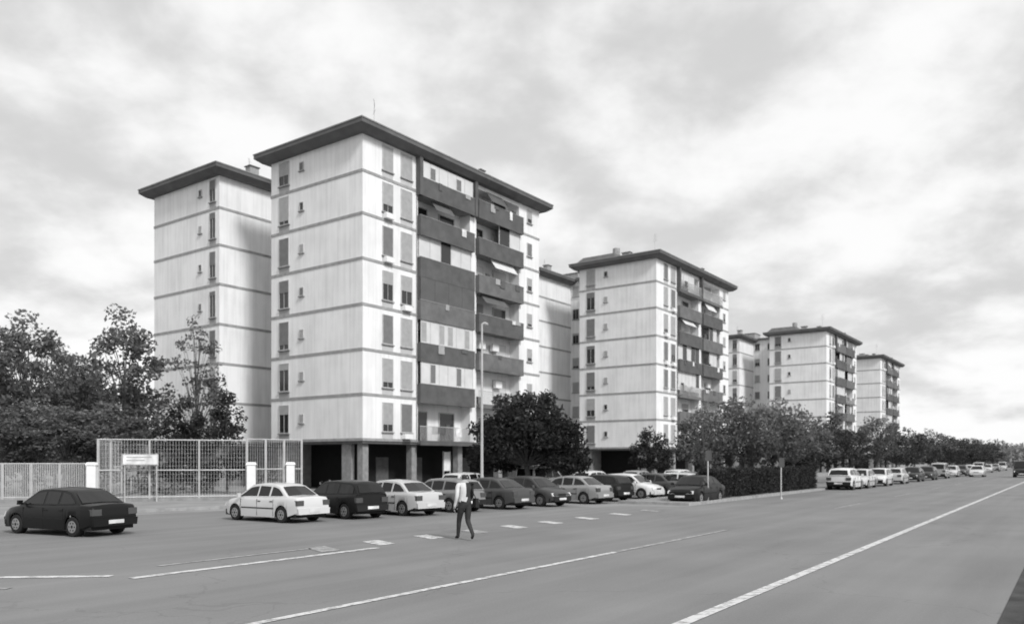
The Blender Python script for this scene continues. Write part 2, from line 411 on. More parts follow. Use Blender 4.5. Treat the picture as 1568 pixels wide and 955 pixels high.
    GF.box(2.6, 19, 2.4, 9.0, 0, z0-.253, 'dark'); GF.box(1.5, 18.5, 16, 21.8, 0, z0-.253, 'concrete')
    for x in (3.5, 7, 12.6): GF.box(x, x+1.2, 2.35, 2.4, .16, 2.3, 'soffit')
    GF.box(.35, 2.5, 8.0, 8.45, 0, z0-.254, 'concrete')
    GF.box(.31, .6, 1.4, 2.3, 0, z0-.254, 'concrete')
    if feature:
        GF.box(9.0, 9.7, .9, .98, 1.3, 2.7, 'white'); GF.box(8.95, 9.0, .88, 1.0, .15, 2.75, 'steel'); GF.box(9.7, 9.75, .88, 1.0, .15, 2.75, 'steel')
    for mbx, nm in ((W, 'walls'), (B, 'floor_bands'), (G, 'windows'), (BAL, 'balconies'), (RF, 'roof'), (GF, 'ground_floor')):
        mbx.obj(nm, parent=E)
    return E
apartment((-9.62, 51.6), 3, feature=True)
apartment((15.0, 83.4), 11, tank=True)
apartment((51.2, 130.6), 23, tank=True)
apartment((75.6, 164.6), 31)

# ------------------------------------------------------------------ trees
def quads(C, size, rng):
    n = len(C)
    u = rng.normal(size=(n, 3)); u /= np.linalg.norm(u, axis=1)[:, None]
    w = rng.normal(size=(n, 3)); v = np.cross(u, w); v /= np.linalg.norm(v, axis=1)[:, None]
    s = size*rng.uniform(.6, 1.4, size=(n, 1))
    return np.stack([C-u*s, C-v*s*.55, C+u*s, C+v*s*.55], axis=1).reshape(-1, 3)
def leaves(centers, radii, per, size, rng, up=0.3):
    C = []
    for c, r in zip(centers, radii):
        n = max(4, int(per*(r**2)*rng.uniform(.6, 1.4)))
        d = rng.normal(size=(n, 3)); d /= np.linalg.norm(d, axis=1)[:, None]
        rad = r*rng.uniform(.15, 1.0, size=(n, 1))**.6
        C.append(np.array(c)+d*rad*np.array([1, 1, .75]))
    C = np.concatenate(C); n = len(C)
    return quads(C, size, rng), n

def tree_mesh(name, seed, H, cr, cb, nclump, per, size, mats, crad=(.5, .9), shape='oval', trunk=.14, lean=0.0):
    rng = np.random.default_rng(seed); mb = MB()
    zc = (H+cb)/2; hz = (H-cb)/2
    cen = []; rad = []
    while len(cen) < nclump:
        p = rng.uniform(-1, 1, 3); r = np.linalg.norm(p)
        if r > 1 or r < .25: continue
        if shape == 'dome' and r < .6 and rng.random() < .6: continue
        if shape == 'oval': ww = cr*(1-.35*max(0, p[2]))
        elif shape == 'dome': ww = cr
        else: ww = cr*(.95-.5*p[2])*.8
        wob = 1+(.22 if shape != 'dome' else .06)*math.sin(3*math.atan2(p[1], p[0])+seed)
        z = zc+p[2]*hz*rng.uniform(.85, 1.0)
        if shape == 'dome': z = cb+abs(p[2])*(H-cb)*rng.uniform(.86, 1)+(.2 if r > .8 else 0)
        cen.append((p[0]*ww*wob+lean*(z-cb), p[1]*ww*wob, z)); rad.append(rng.uniform(*crad))
    tz = cb+(H-cb)*.55
    pts = [(0, 0, 0)]; k = 5
    for i in range(1, k+1):
        z = tz*i/k; pts.append((lean*max(0, z-cb)+rng.uniform(-.08, .08), rng.uniform(-.08, .08), z))
    for i in range(k): mb.cyl(pts[i], pts[i+1], trunk*(1-.14*i), trunk*(1-.14*(i+1)), 'bark', 7, False)
    for c in cen:
        j = min(k, max(2, int(k*(c[2]*.65)/tz)))
        a = Vector(pts[j]); b = Vector(c); mid = a.lerp(b, .5)+Vector((0, 0, .12*(b-a).length))
        mb.cyl(a, mid, trunk*.28, trunk*.16, 'bark', 4, False); mb.cyl(mid, b, trunk*.16, trunk*.05, 'bark', 4, False)
    V, n = leaves(cen, rad, per, size, rng)
    base = len(mb.v)
    idx = [mb.mi(m) for m in mats]
    verts = mb.v+[tuple(x) for x in V.tolist()]
    faces = mb.f+[(base+4*i, base+4*i+1, base+4*i+2, base+4*i+3) for i in range(n)]
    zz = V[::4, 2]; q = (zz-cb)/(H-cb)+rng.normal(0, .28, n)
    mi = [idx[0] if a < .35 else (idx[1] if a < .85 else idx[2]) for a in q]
    me = bpy.data.meshes.new(name); me.from_pydata(verts, [], faces)
    for m in mb.mats: me.materials.append(m)
    me.polygons.foreach_set('material_index', mb.m+mi); me.update()
    return me
def put(name, me, x, y, z=0, rz=0, sc=1.0, sz=None):
    o = bpy.data.objects.new(name, me); COL.objects.link(o); o.location = (x, y, z); o.rotation_euler = (0, 0, rz)
    o.scale = (sc, sc, sz or sc); return o
NL = ('leaf_a', 'leaf_b', 'leaf_c')
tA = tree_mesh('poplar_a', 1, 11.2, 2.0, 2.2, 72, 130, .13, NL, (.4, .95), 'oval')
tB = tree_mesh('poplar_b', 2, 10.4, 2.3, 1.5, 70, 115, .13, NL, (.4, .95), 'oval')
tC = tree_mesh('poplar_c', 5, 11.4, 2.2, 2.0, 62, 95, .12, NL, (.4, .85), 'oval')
def U(u, y): return (u-784)/1228*y
for u, y, me, rz, sc, sz in ((-70, 48, tB, .3, 1.1, 1.0), (38, 46, tA, 0, 1.05, .97), (85, 52, tB, 2, 1.0, .98), (125, 47, tB, 4, .9, .82), (190, 46, tA, 2.2, 1.0, .98), (-8, 54, tB, 1, 1.1, .98), (150, 56, tB, 5, 1.1, .86), (212, 55, tB, 3, .85, .7), (50, 44, tB, 1.2, .9, .55), (160, 43.5, tB, 5.2, .9, .52), (100, 43, tB, 2.6, .9, .5), (5, 43.5, tB, 3.9, .9, .5)):
    put('poplar_tree', me, U(u, y), y, 0, rz, sc, sz)
put('poplar_tree', tC, U(300, 50), 50, 0, .5, .92, .98)
LD_ = ('leaf_d', 'leaf_e', 'leaf_f')
tS = tree_mesh('cypress_bush', 7, 6.8, 1.25, .6, 45, 260, .10, LD_, (.35, .6), 'cone', .1)
for u, y, rz, sc, sz in ((268, 47.5, 0, 1.0, .82), (347, 47, 2, 1.05, .96), (305, 49, 3, 1.0, .75)): put('evergreen_tree', tS, U(u, y), y, 0, rz, sc, sz)
tR = tree_mesh('round_tree', 9, 6.1, 3.5, 1.4, 210, 260, .11, LD_, (.5, .75), 'dome', .2)
put('round_orange_tree', tR, .9, 48, .13, 0)
tR2 = tree_mesh('round_tree_small', 10, 4.3, 1.5, 1.2, 55, 300, .10, LD_, (.35, .6), 'dome', .12)
put('round_orange_tree', tR2, 10.75, 62, .13, 1)
tP = [tree_mesh('street_tree_%d' % i, 20+i, 6.2, 2.2, 1.5, 64, 90, .12, ('leaf_a', 'leaf_b', 'leaf_c'), (.35, .85), 'oval', .11) for i in range(3)]
tQ = [tree_mesh('street_tree_d%d' % i, 30+i, 6.0, 2.4, 1.2, 60, 150, .13, ('leaf_e', 'leaf_a', 'leaf_b'), (.4, .8), 'oval', .12) for i in range(2)]
for u, y, me, rz, sc, sz in ((1078, 50, tP[0], 0, .9, .88), (1118, 53, tP[1], 2, 1.1, .98), (1150, 51, tP[0], 5, .95, .95), (1183, 55, tP[2], 4, 1.2, 1.05), (1215, 62, tP[0], 1, 1.1, 1.0), (1245, 66, tP[1], 3, 1.0, .85), (1270, 68, tQ[0], 0, 1, .98), (1305, 75, tQ[1], 2, 1, .88), (1345, 82, tP[1], 0, 1.2, 1.05), (1372, 92, tQ[0], 3, 1.1, 1.0), (1400, 103, tQ[1], 1, 1.2, .98), (1425, 115, tP[2], 0, 1.3, 1.1), (1447, 130, tQ[0], 2, 1.4, 1.0), (1468, 147, tQ[1], 3, 1.5, 1.1), (1488, 165, tQ[0], 0, 1.6, 1.05), (1505, 190, tQ[1], 0, 1.9, 1.1)):
    put('street_tree', me, U(u, y), y, .12, rz, sc, sz)

def leaf_obj(name, V, n, mats, rng):
    me = bpy.data.meshes.new(name)
    me.from_pydata([tuple(x) for x in V.tolist()], [], [(4*i, 4*i+1, 4*i+2, 4*i+3) for i in range(n)])
    for m in mats: me.materials.append(M[m])
    me.polygons.foreach_set('material_index', rng.integers(0, len(mats), n).tolist()); me.update()
    o = bpy.data.objects.new(name, me); COL.objects.link(o); return o
def mass(name, pts, H, seed, mats, rad=(1.5, 3), per=14, size=.5):
    rng = np.random.default_rng(seed); cen = []; rr = []
    for x, y in pts:
        for q in range(5):
            r = rng.uniform(*rad); cen.append((x+rng.normal(0, 2.5), y+rng.normal(0, 2.5), rng.uniform(.12, .95)*H*rng.uniform(.7, 1.1))); rr.append(r)
    V, n = leaves(cen, rr, per, size, rng)
    return leaf_obj(name, V, n, mats, rng)
mass('distant_tree_row', [R(s, 18+(s % 7)*.6)[:2] for s in range(235, 620, 5)], 6.5, 4, ('leaf_b', 'leaf_c', 'leaf_h'))  # paler leaf greys put distance haze into the foliage colour
mass('distant_tree_row', [(x, 78+(x % 5)) for x in range(-90, -32, 3)], 7.5, 5, ('leaf_a', 'leaf_b', 'leaf_c'))
mass('distant_tree_row', [(x*1.0, 420+x*.15) for x in range(-400, 420, 7)], 10, 6, ('leaf_b', 'leaf_c', 'leaf_h'), (3, 5), 6, 1.0)  # haze carried by the paler leaf colours here too
mass('hedge', [(-26+.9*i, 46.3+.35*i) for i in range(11)], 1.6, 8, ('leaf_a', 'leaf_b', 'leaf_c'), (.5, .8), 110, .12)

def clipped_hedge(s0, s1, t0, t1, h, seed):
    rng = np.random.default_rng(seed); Lx = s1-s0; Ly = t1-t0
    n = int(1500*(Lx*Ly+Lx*h+Ly*h))//2
    P = rng.uniform(0, 1, (n, 3))*np.array([Lx, Ly, h])
    ax = rng.integers(0, 4, n)
    P[ax == 0, 1] = rng.normal(.04, .06, (ax == 0).sum()); P[ax == 1, 2] = h+rng.normal(-.04, .07, (ax == 1).sum())
    P[ax == 2, 0] = rng.normal(.04, .06, (ax == 2).sum())
    P[:, 2] += .09*np.sin(P[:, 0]*2.3+seed)*(P[:, 2]/h)
    V = quads(P, .055, rng); o = leaf_obj('clipped_hedge', V, n, ('leaf_d', 'leaf_e', 'leaf_f'), rng)
    o.location = R(s0, t0, .12); o.rotation_euler = (0, 0, RANG)
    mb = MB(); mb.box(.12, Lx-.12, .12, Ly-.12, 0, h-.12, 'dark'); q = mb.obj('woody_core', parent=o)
for i, (a, b) in enumerate(((39.2, 41.6), (42.0, 44.6), (45.0, 47.4), (47.8, 50.8), (51.2, 54.2), (54.6, 58.5))): clipped_hedge(a, b, 14.9, 16.0, 1.42, i)

# ------------------------------------------------------------------ fence
def fence(name, a, b, H, npost, mid=True, wire=.14, th=.010, m='steel', plinth=0.25):
    a = Vector(a); b = Vector(b); d = b-a; Lh = d.length; ang = math.atan2(d.y, d.x); mb = MB()
    if plinth: mb.box(0, Lh, -.09, .09, 0, plinth, 'concrete')
    for i in range(npost+1):
        x = Lh*i/npost; mb.cyl((x, 0, plinth), (x, 0, H), .05, .05, m, 6)
    for z in ([plinth+.08, H*.52, H-.03] if mid else [plinth+.08, H-.03]): mb.cyl((0, 0, z), (Lh, 0, z), .03, .03, m, 5)
    n = int(Lh/wire)
    for i in range(n):
        x = (i+.5)*Lh/n; mb.box(x-th, x+th, -th, th, plinth+.002, H-.03, m)
    if th < .012:
        k = int(H/.2)
        for i in range(2, k): mb.box(0, Lh, -.003, .003, i*.2, i*.2+.006, m)
    return mb.obj(name, loc=(a.x, a.y, 0), rz=ang)
fence('low_railing', (-30, 34.6), (U(135, 37.2), 37.2), 1.95, 9, False, .075, .016, 'steel', .3)
F1 = fence('sports_court_fence', (U(150, 37.4), 37.4), (U(378, 39.6), 39.6), 3.08, 3, True, .13, .006)
F2 = fence('sports_court_fence', (U(378, 39.6), 39.6), (U(462, 41.5), 41.5), 3.15, 3, True, .12, .007)
fence('sports_court_fence', (U(150, 37.4), 37.4), (U(225, 52), 52), 3.08, 5, True, .3, .007)
for u, y in ((141, 37.2), (385, 39.3), (445, 40.9)):
    mb = MB(); mb.box(-.2, .2, -.2, .2, 0, 1.85, 'white'); mb.frus(-.25, .25, -.25, .25, 1.85, -.18, .18, -.18, .18, 1.98, 'white')
    mb.obj('gate_post', loc=(U(u, y), y, 0), rz=.2, bevel=.015)
mb = MB(); mb.box(-.75, .75, -.03, .0, 1.88, 2.32, 'cloth'); mb.box(-.79, .79, 0, .03, 1.84, 2.36, 'steel')
mb.box(-.6, .5, -.034, -.031, 2.2, 2.24, 'shutter'); mb.box(-.6, .2, -.034, -.031, 2.05, 2.09, 'shutter')
mb.cyl((-.7, .06, 0), (-.7, .06, 2.4), .03, .03, 'steel'); mb.cyl((.7, .06, 0), (.7, .06, 2.4), .03, .03, 'steel')
mb.obj('court_notice_board', loc=(U(215, 37.6), 37.6, 0), rz=.2)

# ------------------------------------------------------------------ street furniture
def lamp_post(x, y, H, rz=0, z=0.13):
    mb = MB()
    mb.cyl((0, 0, 0), (0, 0, 1.1), .11, .10, 'steel', 10); mb.cyl((0, 0, 1.1), (0, 0, H), .085, .05, 'steel', 10)
    mb.cyl((0, 0, H-.02), (.35, 0, H+.1), .035, .03, 'steel', 8)
    mb.frus(.3, .75, -.09, .09, H+.06, .35, .7, -.05, .05, H+.15, 'steel'); mb.box(.35, .7, -.07, .07, H+.035, H+.058, 'lamp')
    mb.obj('street_lamp', loc=(x, y, z), rz=rz)
lamp_post(U(738, 45), 45, 9.6, 1.2)
lamp_post(U(1173, 62), 62, 5.5, 2.6)
for u, y, h in ((1084, 38.9, 2.55), (1196, 43, 2.2)):
    mb = MB(); mb.cyl((0, 0, 0), (0, 0, h), .035, .035, 'steel', 8); mb.box(-.2, .2, -.05, -.036, h-.5, h, 'steel_d'); mb.cyl((0, 0, 0), (0, 0, .1), .08, .06, 'steel', 8)
    mb.obj('parking_sign', loc=(U(u, y), y, 0), rz=.5)

# ------------------------------------------------------------------ cars
CARS={
 'sedan':dict(xr=-2.12,xf=2.14,fw=1.34,rw=-1.30,
   deck=[(-2.12,.58),(-2.10,.84),(-2.02,.93),(-1.50,.965),(-.4,.93),(.9,.915),(1.15,.90),(1.75,.80),(2.02,.70),(2.12,.58)],
   base=[(-1.58,.95),(-1.02,1.33),(-.75,1.40),(-.1,1.43),(.35,1.40),(.55,1.36),(1.22,.90)], pil=[-.62,.06]),
 'hatch':dict(xr=-1.86,xf=1.92,fw=1.18,rw=-1.18,
   deck=[(-1.86,.52),(-1.86,.80),(-1.80,.97),(-1.3,.96),(-.4,.93),(.8,.91),(1.02,.90),(1.55,.80),(1.80,.70),(1.90,.58)],
   base=[(-1.84,.95),(-1.58,1.32),(-1.40,1.40),(-.4,1.45),(.25,1.42),(.45,1.37),(1.10,.90)], pil=[-.75,.02]),
 'van':dict(xr=-2.1,xf=2.12,fw=1.36,rw=-1.30,
   deck=[(-2.1,.55),(-2.1,.85),(-2.07,1.04),(-1.3,1.04),(-.4,1.02),(.9,1.0),(1.25,.98),(1.80,.86),(2.02,.74),(2.12,.58)],
   base=[(-2.08,1.02),(-1.98,1.66),(-1.85,1.76),(-.6,1.80),(.3,1.76),(.55,1.70),(1.42,.97)], pil=[-.72,.12]),
}
def lerp_prof(P,x):
    if x<=P[0][0]: return P[0][1]
    for (a,b),(c,d) in zip(P,P[1:]):
        if x<=c: return b+(d-b)*(x-a)/max(1e-6,c-a)
    return P[-1][1]
def car(x,y,heading,v=.5,kind='sedan',sc=.92,seed=0,name='parked_car'):
    D=CARS[kind];P=carpaint(v);E=empty(name,(x,y,.004),heading);E.scale=(sc,)*3
    W=.83;mb=MB()
    fw,rw=D['fw'],D['rw'];R_=.345
    xs=set([D['xr'],D['xf']])
    for p in D['deck']: xs.add(p[0])
    for c in (fw,rw):
        for i in range(13): xs.add(round(c-R_*math.cos(pi*i/12),4))
        xs.add(c-R_-.014); xs.add(c+R_+.014)
    for i in range(9):
        q=-2+.5*i
        if D['xr']<q<D['xf']: xs.add(q)
    xs=sorted(xs); xs=[a for i,a in enumerate(xs) if i==0 or a-xs[i-1]>.010]
    def sill(x):
        for c in (fw,rw):
            if abs(x-c)<R_+1e-6: return .30+math.sqrt(max(0,R_*R_-(x-c)**2))
        if x>fw: return .22+.10*max(0,(x-fw-R_))/.4
        if x<rw: return .24+.12*max(0,(rw-R_-x))/.4
        return .19
    def halfw(x):
        t=max(0,x-(D['xf']-.75))/.75; u=max(0,(D['xr']+.55)-x)/.55
        return W*(1-.20*t**2.2-.09*u**2)
    rows=[]
    for xx in xs:
        zd=lerp_prof(D['deck'],xx);zs=min(sill(xx),zd-.05);w=halfw(xx)
        zm=max(zs+.02,.50); zm=min(zm,zd-.02)
        pts=[(w*.985,zs),(w,zm),(w*.99,zd-.14 if zd-.14>zm else (zm+zd)/2),(w*.955,zd-.035),(w*.90,zd),(w*.45,zd+.03),(0,zd+.04)]
        ring=[(xx,-a,b) for a,b in pts[:-1]]+[(xx,0,pts[-1][1])]+[(xx,a,b) for a,b in reversed(pts[:-1])]
        i=len(mb.v);mb.v+=ring;rows.append(range(i,i+len(ring)))
    k=len(rows[0]);pm=mb.mi(P)
    for a,b in zip(rows,rows[1:]):
        for j in range(k-1): mb.f.append((a[j],b[j],b[j+1],a[j+1]));mb.m.append(pm)
    mb.f.append(tuple(rows[0]));mb.m.append(pm);mb.f.append(tuple(reversed(rows[-1])));mb.m.append(pm)
    G=D['base']
    belt=lambda xx: lerp_prof(D['deck'],xx)-.01
    WT=.60 if kind!='van' else .70
    HT=.47 if kind!='van' else .75
    def ring_at(xx,zt):
        zb=belt(xx);f=min(1,max(0.02,(zt-zb)/HT));wb=halfw(xx)*.93;wt=wb+(WT-wb)*f
        r=[(xx,-wb,zb),(xx,-wt,zt-.03*f),(xx,-wt+.06,zt),(xx,0,zt+.03),(xx,wt-.06,zt),(xx,wt,zt-.03*f),(xx,wb,zb)]
        i=len(mb.v);mb.v+=r;return range(i,i+7)
    gx=sorted(set([p[0] for p in G]+[D['pil'][0]-.04,D['pil'][0]+.04,D['pil'][1]-.04,D['pil'][1]+.04]))
    GR=[ring_at(q,lerp_prof(G,q)) for q in gx]
    for a,b in zip(GR,GR[1:]):
        for j in range(6): mb.f.append((a[j],b[j],b[j+1],a[j+1]));mb.m.append(pm)
    bod=mb.obj('body',parent=E,smooth=True)
    bv=bod.modifiers.new('edge','EDGE_SPLIT');bv.split_angle=math.radians(38)
    d=MB()
    def side_pane(x0,x1,sy):
        n=6;low=[];up=[]
        for i in range(n+1):
            q=x0+(x1-x0)*i/n;zt=lerp_prof(G,q);zb=belt(q);h=zt-zb
            f1=min(1,max(.02,h/HT))
            wb=halfw(q)*.93;wt=wb+(WT-wb)*f1
            def at(t):
                zz=zb+(zt-.03*f1-zb)*t; ww=wb+(wt-wb)*t; return (q,sy*(ww+.006),zz)
            mt=.07/max(h,.08)
            if h<.16: low.append(at(.35));up.append(at(.45))
            else: low.append(at(min(.4,.035/h+.02)));up.append(at(1-mt))
        for i in range(n): d.poly([low[i],low[i+1],up[i+1],up[i]],'carglass')
    p0,p1=D['pil'];xs0=G[0][0]+.22 if kind!='van' else G[0][0]+.14;xs1=G[-1][0]-.18
    for sy in (-1,1):
        side_pane(xs0,p0-.05,sy);side_pane(p0+.05,p1-.04,sy);side_pane(p1+.04,xs1,sy)
    def screen(pa,pb,sgn):
        wa=halfw(pa[0])*.93;wb=WT
        def pt(t,s):
            xx=pa[0]+(pb[0]-pa[0])*t;zz=pa[1]+(pb[1]-pa[1])*t;ww=(wa+(wb-wa)*t)-.10
            return (xx+sgn*.014,s*ww,zz+.028-.02*abs(s))
        for s0,s1 in ((-1,-.5),(-.5,0),(0,.5),(.5,1)):
            d.poly([pt(.08,s0),pt(.08,s1),pt(.93,s1),pt(.93,s0)],'carglass')
    screen((G[-1][0],G[-1][1]+.01),G[-2],1);screen((G[0][0],G[0][1]+.015),G[1],-1)
    d.box(D['xr']+.12,D['xf']-.15,-.74,.74,.20,.42,'trim')
    for wx in (fw,rw):
        d.box(wx-.36,wx+.36,-.60,.60,.43,.66,'trim')
        for sy in (-1,1):
            d.cyl((wx,sy*.60,.30),(wx,sy*(W-.03),.30),.295,.30,'tyre',24);d.cyl((wx,sy*(W-.03),.30),(wx,sy*(W-.005),.30),.30,.27,'tyre',24)
            d.cyl((wx,sy*(W-.03),.30),(wx,sy*(W+.002),.30),.19,.18,'rim',18);d.cyl((wx,sy*W,.30),(wx,sy*(W+.008),.30),.05,.04,'trim',8)
            for q in range(6):
                a=q*pi/3;cx,cz=wx+.12*math.cos(a),.30+.12*math.sin(a);d.cyl((cx,sy*(W),cz),(cx,sy*(W+.0045),cz),.028,.028,'trim',6)
    xr,xf=D['xr'],D['xf'];hz=1.0 if kind=='van' else .88
    hwf=halfw(xf-.1);hwr=halfw(xr+.05)
    for sy in (-1,1):
        def S(a,b): return sorted((sy*a,sy*b))
        zl=lerp_prof(D['deck'],xf-.12)-.03
        a,b=S(.30,hwf-.02);d.frus(xf-.25,xf+.004,a,b,zl-.15,xf-.32,xf-.09,a,b,zl+.005,'lamp')
        a,b=S(.46,hwr+.004);d.box(xr-.012,xr+.2,a,b,hz-.24,hz-.05,'tail')
        a,b=S(.86,1.0);mx=xs1-.12;d.frus(mx,mx+.10,a,b,belt(mx)+.02,mx,mx+.07,a,b,belt(mx)+.15,P);a,b=S(.76,.87);d.box(mx+.02,mx+.06,a,b,belt(mx)+.02,belt(mx)+.07,'trim')
        a,b=S(W-.06,W+.008);d.box(rw+.40,fw-.40,a,b,.50,.54,'trim')
        for sx in (p1-.02,fw-.36,rw+.42): a,b=S(W-.05,W+.0015);d.box(sx,sx+.012,a,b,.24,.84,'trim')
        for sx in (p1-.22,p0-.22): a,b=S(W-.06,W+.01);d.box(sx,sx+.15,a,b,.76,.79,'trim')
    bm=P if seed%2 else 'trim'
    d.frus(xr-.06,xr+.2,-hwr+.03,hwr-.03,.32,xr-.05,xr+.2,-hwr+.0,hwr-.0,.54,bm);d.frus(xf-.2,xf+.05,-hwf+.08,hwf-.08,.26,xf-.2,xf+.04,-hwf+.05,hwf-.05,.50,bm)
    d.box(xf-.15,xf+.012,-.27,.27,.55,.63,'trim')
    d.box(xr-.075,xr-.055,-.26,.26,.39,.50,'cloth');d.box(xf+.045,xf+.058,-.26,.26,.33,.43,'cloth')
    d.obj('wheels_glass_and_fittings',parent=E)
    return E
H1 = math.atan2(.43, -.9); H2 = math.atan2(.56, -.83)
car(-12.55, 22.7, H1, .015, 'sedan', .90, 1)
car(-8.15, 27.6, H2, .6, 'sedan', .90, 1)
cl = [(-6.2, 29.3, .02, 'hatch'), (-4.5, 31.0, .5, 'sedan'), (-2.8, 33.0, .2, 'hatch'), (-1.0, 35.0, .12, 'sedan'), (.95, 37.0, .1, 'hatch'), (2.9, 39.3, .27, 'sedan'), (4.5, 41.6, .04, 'hatch'), (6.5, 44.2, .7, 'hatch'), (8.2, 46.6, .14, 'sedan'), (9.8, 49.2, .7, 'hatch'), (11.4, 51.8, .3, 'hatch')]
for i, (x, y, v, k) in enumerate(cl): car(x, y, H2-.12+.07*math.sin(i*3)+(pi if i in (4, 7) else 0), v, k, .92, i)
for i, (x, y, v, k) in enumerate([(1.9, 50.5, .7, 'van'), (5.5, 54, .65, 'hatch'), (9, 57.5, .3, 'sedan'), (13, 62, .7, 'hatch'), (-2.5, 46, .6, 'hatch')]): car(x, y, RANG, v, k, .95, i)
car(9.1, 39.6, RANG+pi, .02, 'sedan', .93, 1)
for i, (u, y, v, k) in enumerate([(1294, 57.5, .72, 'hatch'), (1318, 61, .5, 'sedan'), (1346, 66, .66, 'hatch'), (1372, 72, .5, 'sedan'), (1398, 79.5, .05, 'sedan'), (1420, 86, .08, 'hatch'), (1440, 94, .4, 'van'), (1457, 102, .55, 'hatch'), (1472, 110, .12, 'sedan'), (1486, 119, .6, 'hatch'), (1499, 129, .4, 'van'), (1512, 141, .5, 'hatch'), (1524, 155, .3, 'sedan'), (1535, 172, .5, 'van')]):
    car(U(u, y), y, RANG+(pi if i % 3 else 0), v, k, 1.06 if i == 0 else 1.0, i)
car(U(1497, 103), 103, RANG+pi, .6, 'sedan', 1.0, 1, 'moving_car')
car(U(1566, 100), 100, RANG+pi, .03, 'van', 1.15, 1, 'moving_van')

# ------------------------------------------------------------------ pedestrian
def person(x, y, rz):
    J = {'pel': (0, 0, .95, .125), 'bel': (.01, 0, 1.10, .118), 'che': (.02, 0, 1.27, .14), 'nb': (.03, 0, 1.43, .088), 'nk': (.045, 0, 1.50, .055), 'hd': (.06, 0, 1.585, .09), 'ht': (.06, 0, 1.665, .07)}
    E_ = [('pel', 'bel'), ('bel', 'che'), ('che', 'nb'), ('nb', 'nk'), ('nk', 'hd'), ('hd', 'ht')]
    def ch(prefix, start, pts):
        p = start
        for i, q in enumerate(pts): k = prefix+str(i); J[k] = q; E_.append((p, k)); p = k
    ch('la', 'nb', [(.02, .185, 1.385, .066), (-.10, .25, 1.11, .048), (-.02, .28, .87, .034), (.005, .28, .80, .035)])
    ch('ra', 'nb', [(.02, -.185, 1.385, .066), (.10, -.24, 1.11, .048), (.28, -.23, .95, .034), (.335, -.225, .92, .035)])
    ch('ll', 'pel', [(.0, .09, .86, .10), (.17, .09, .50, .07), (.24, .09, .12, .048), (.25, .09, .06, .045), (.38, .10, .045, .036)])
    ch('rl', 'pel', [(.0, -.09, .86, .10), (.03, -.09, .48, .07), (-.28, -.09, .20, .048), (-.33, -.09, .15, .045), (-.24, -.09, .045, .034)])
    names = list(J); me = bpy.data.meshes.new('body'); me.from_pydata([J[k][:3] for k in names], [(names.index(a), names.index(b)) for a, b in E_], [])
    o = bpy.data.objects.new('tmp', me); COL.objects.link(o)
    o.modifiers.new('skin', 'SKIN'); o.modifiers.new('sub', 'SUBSURF').levels = 2
    for i, k in enumerate(names):
        r = J[k][3]; ry = r*(1.25 if k in ('che', 'bel', 'pel') else 1)
        me.skin_vertices[0].data[i].radius = (ry, r)
    me.skin_vertices[0].data[0].use_root = True
    dg = bpy.context.evaluated_depsgraph_get(); dg.update()
    nm = bpy.data.meshes.new_from_object(o.evaluated_get(dg)); bpy.data.objects.remove(o)
    nm.materials.clear()
    for k in ('trousers', 'shirt', 'jacket', 'skin', 'shoe', 'hair'): nm.materials.append(M[k])
    for p in nm.polygons:
        c = p.center; p.use_smooth = True
        if c.z > 1.46: i = 3
        elif c.z < .10: i = 4
        elif abs(c.y) > .19 and c.z > .78: i = 3 if ((c.y > 0 and c.z < .86) or (c.y < 0 and c.x > .29)) else (2 if c.y < 0 else 1)
        elif c.z < .98: i = 0
        else: i = 1 if (c.y > -.02) else 2
        if c.z > 1.62 or (c.z > 1.53 and c.x < .035): i = 5
        p.material_index = i
    b = bpy.data.objects.new('pedestrian', nm); COL.objects.link(b); b.location = (x, y, .004); b.rotation_euler = (0, 0, rz)
    b.scale = (1.02, 1.02, 1.02)
    d = MB()
    for hx, hy, hz, fwd, sg in ((.01, .28, .775, (.15, 0, -1), 1), (.36, -.223, .905, (.9, 0, -.4), -1)):
        f = Vector(fwd).normalized(); sd = f.cross(Vector((0, 1, 0))).normalized(); base = Vector((hx, hy, hz))
        for q in range(4):
            o0 = base+sd*(.03-.02*q); L_ = (.065, .075, .07, .055)[q]
            p1 = o0+f*L_*.55; p2 = p1+(f*.8+Vector((0, -sg*.5, 0))).normalized()*L_*.5
            d.cyl(o0, p1, .009, .008, 'skin', 6); d.cyl(p1, p2, .008, .006, 'skin', 6)
        t0 = base+sd*.035-f*.04; d.cyl(t0, t0+(sd*.7+f*.7)*.055, .011, .008, 'skin', 6)
    d.frus(.135, .15, -.012, .012, 1.555, .135, .165, -.014, .014, 1.57, 'skin'); d.frus(.135, .165, -.014, .014, 1.57, .135, .14, -.007, .007, 1.61, 'skin')
    for sy in (-1, 1):
        d.cyl((.125, sy*.032, 1.60), (.147, sy*.032, 1.60), .011, .008, 'hair', 8); d.cyl((.06, sy*.08, 1.585), (.05, sy*.10, 1.59), .026, .022, 'skin', 8)
    d.box(.13, .149, -.022, .022, 1.527, 1.534, 'trousers')
    d.frus(-.13, .10, -.34, -.24, .82, -.12, .09, -.33, -.25, 1.05, 'trim')
    d.cyl((-.02, -.29, 1.05), (.02, -.12, 1.42), .012, .012, 'trim', 6)
    d.obj('hands_face_bag', parent=b)
person(-1.22, 20.75, RANG+1.05)

# ------------------------------------------------------------------ camera
cam = bpy.data.cameras.new('camera'); co = bpy.data.objects.new('camera', cam); COL.objects.link(co)
co.location = (0, 0, 2.05); co.rotation_euler = (pi/2, 0, 0)
cam.sensor_width = 36; cam.lens = 36*1228/1568; cam.shift_y = (705-477.5)/1568; cam.clip_end = 6000; cam.clip_start = .1
cam.dof.use_dof = True; cam.dof.focus_distance = 9.0; cam.dof.aperture_fstop = 1.5
SC.camera = co

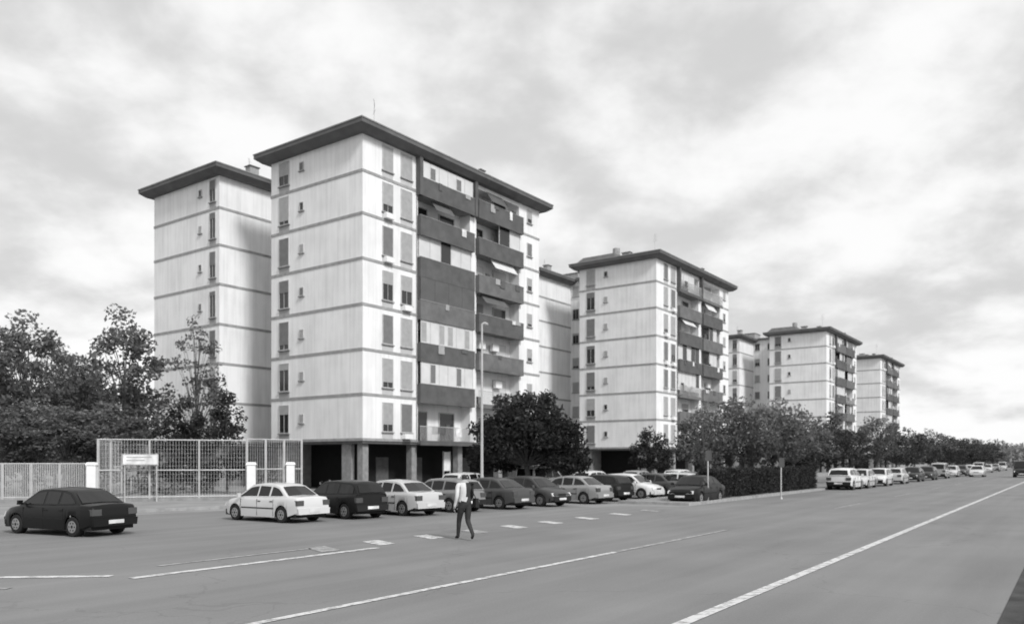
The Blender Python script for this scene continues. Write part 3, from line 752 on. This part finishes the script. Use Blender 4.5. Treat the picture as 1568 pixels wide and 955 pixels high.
# ------------------------------------------------------------------ light
az = Vector((.60, -.80)).normalized(); el = math.radians(40)
sun = bpy.data.lights.new('sun', 'SUN'); so = bpy.data.objects.new('sun', sun); COL.objects.link(so)
sun.energy = 2.9; sun.angle = math.radians(12); sun.color = (1, 1, 1)
dirv = Vector((az.x*math.cos(el), az.y*math.cos(el), math.sin(el)))
so.rotation_euler = dirv.to_track_quat('Z', 'Y').to_euler(); so.location = (20, -20, 60)

w = bpy.data.worlds.new('World'); SC.world = w; w.use_nodes = True
nt = w.node_tree; N = nt.nodes; L = nt.links; bg = N['Background']
sky = N.new('ShaderNodeTexSky'); sky.sky_type = 'NISHITA'; sky.sun_disc = False; sky.sun_elevation = el; sky.sun_rotation = math.atan2(az.x, az.y)
bw = N.new('ShaderNodeRGBToBW'); L.new(sky.outputs[0], bw.inputs[0])
def ma(op, x, y=None, z=None):
    n = N.new('ShaderNodeMath'); n.operation = op
    for i, q in enumerate((x, y, z)):
        if q is None: continue
        if isinstance(q, (int, float)): n.inputs[i].default_value = q
        else: L.new(q, n.inputs[i])
    return n.outputs[0]
skyv = ma('MULTIPLY', bw.outputs[0], .10)
tc = N.new('ShaderNodeTexCoord'); sx = N.new('ShaderNodeSeparateXYZ'); L.new(tc.outputs['Generated'], sx.inputs[0])
zz = ma('ADD', ma('MAXIMUM', sx.outputs['Z'], 0.0), .35)
cb = N.new('ShaderNodeCombineXYZ'); L.new(ma('DIVIDE', sx.outputs['X'], zz), cb.inputs[0]); L.new(ma('DIVIDE', sx.outputs['Y'], zz), cb.inputs[1])
def noise(scale, det, dist, off, rough=.55):
    mp = N.new('ShaderNodeMapping'); mp.inputs['Location'].default_value = off; L.new(cb.outputs[0], mp.inputs['Vector'])
    n = N.new('ShaderNodeTexNoise'); n.inputs['Scale'].default_value = scale; n.inputs['Detail'].default_value = det; n.inputs['Distortion'].default_value = dist; n.inputs['Roughness'].default_value = rough
    L.new(mp.outputs[0], n.inputs['Vector']); return n.outputs['Fac']
big = noise(1.3, 3, .2, (3.1, 1.7, 0)); fine = noise(5.0, 8, .1, (7, 2, 0), .54)
m1 = ma('ADD', ma('MULTIPLY', big, .55), ma('MULTIPLY', fine, .46))
mr = N.new('ShaderNodeMapRange'); mr.interpolation_type = 'SMOOTHSTEP'
mr.inputs['From Min'].default_value = .41; mr.inputs['From Max'].default_value = .60; mr.inputs['To Min'].default_value = .69; mr.inputs['To Max'].default_value = 1.03
L.new(m1, mr.inputs['Value'])
tot = ma('ADD', ma('MULTIPLY', mr.outputs[0], .94), ma('MULTIPLY', ma('MINIMUM', skyv, .6), .06))
cc = N.new('ShaderNodeCombineXYZ')
for i in range(3): L.new(tot, cc.inputs[i])
L.new(cc.outputs[0], bg.inputs['Color']); bg.inputs['Strength'].default_value = 1.0
SC.view_settings.view_transform = 'Standard'; SC.view_settings.look = 'None'; SC.view_settings.exposure = 0; SC.view_settings.gamma = 1
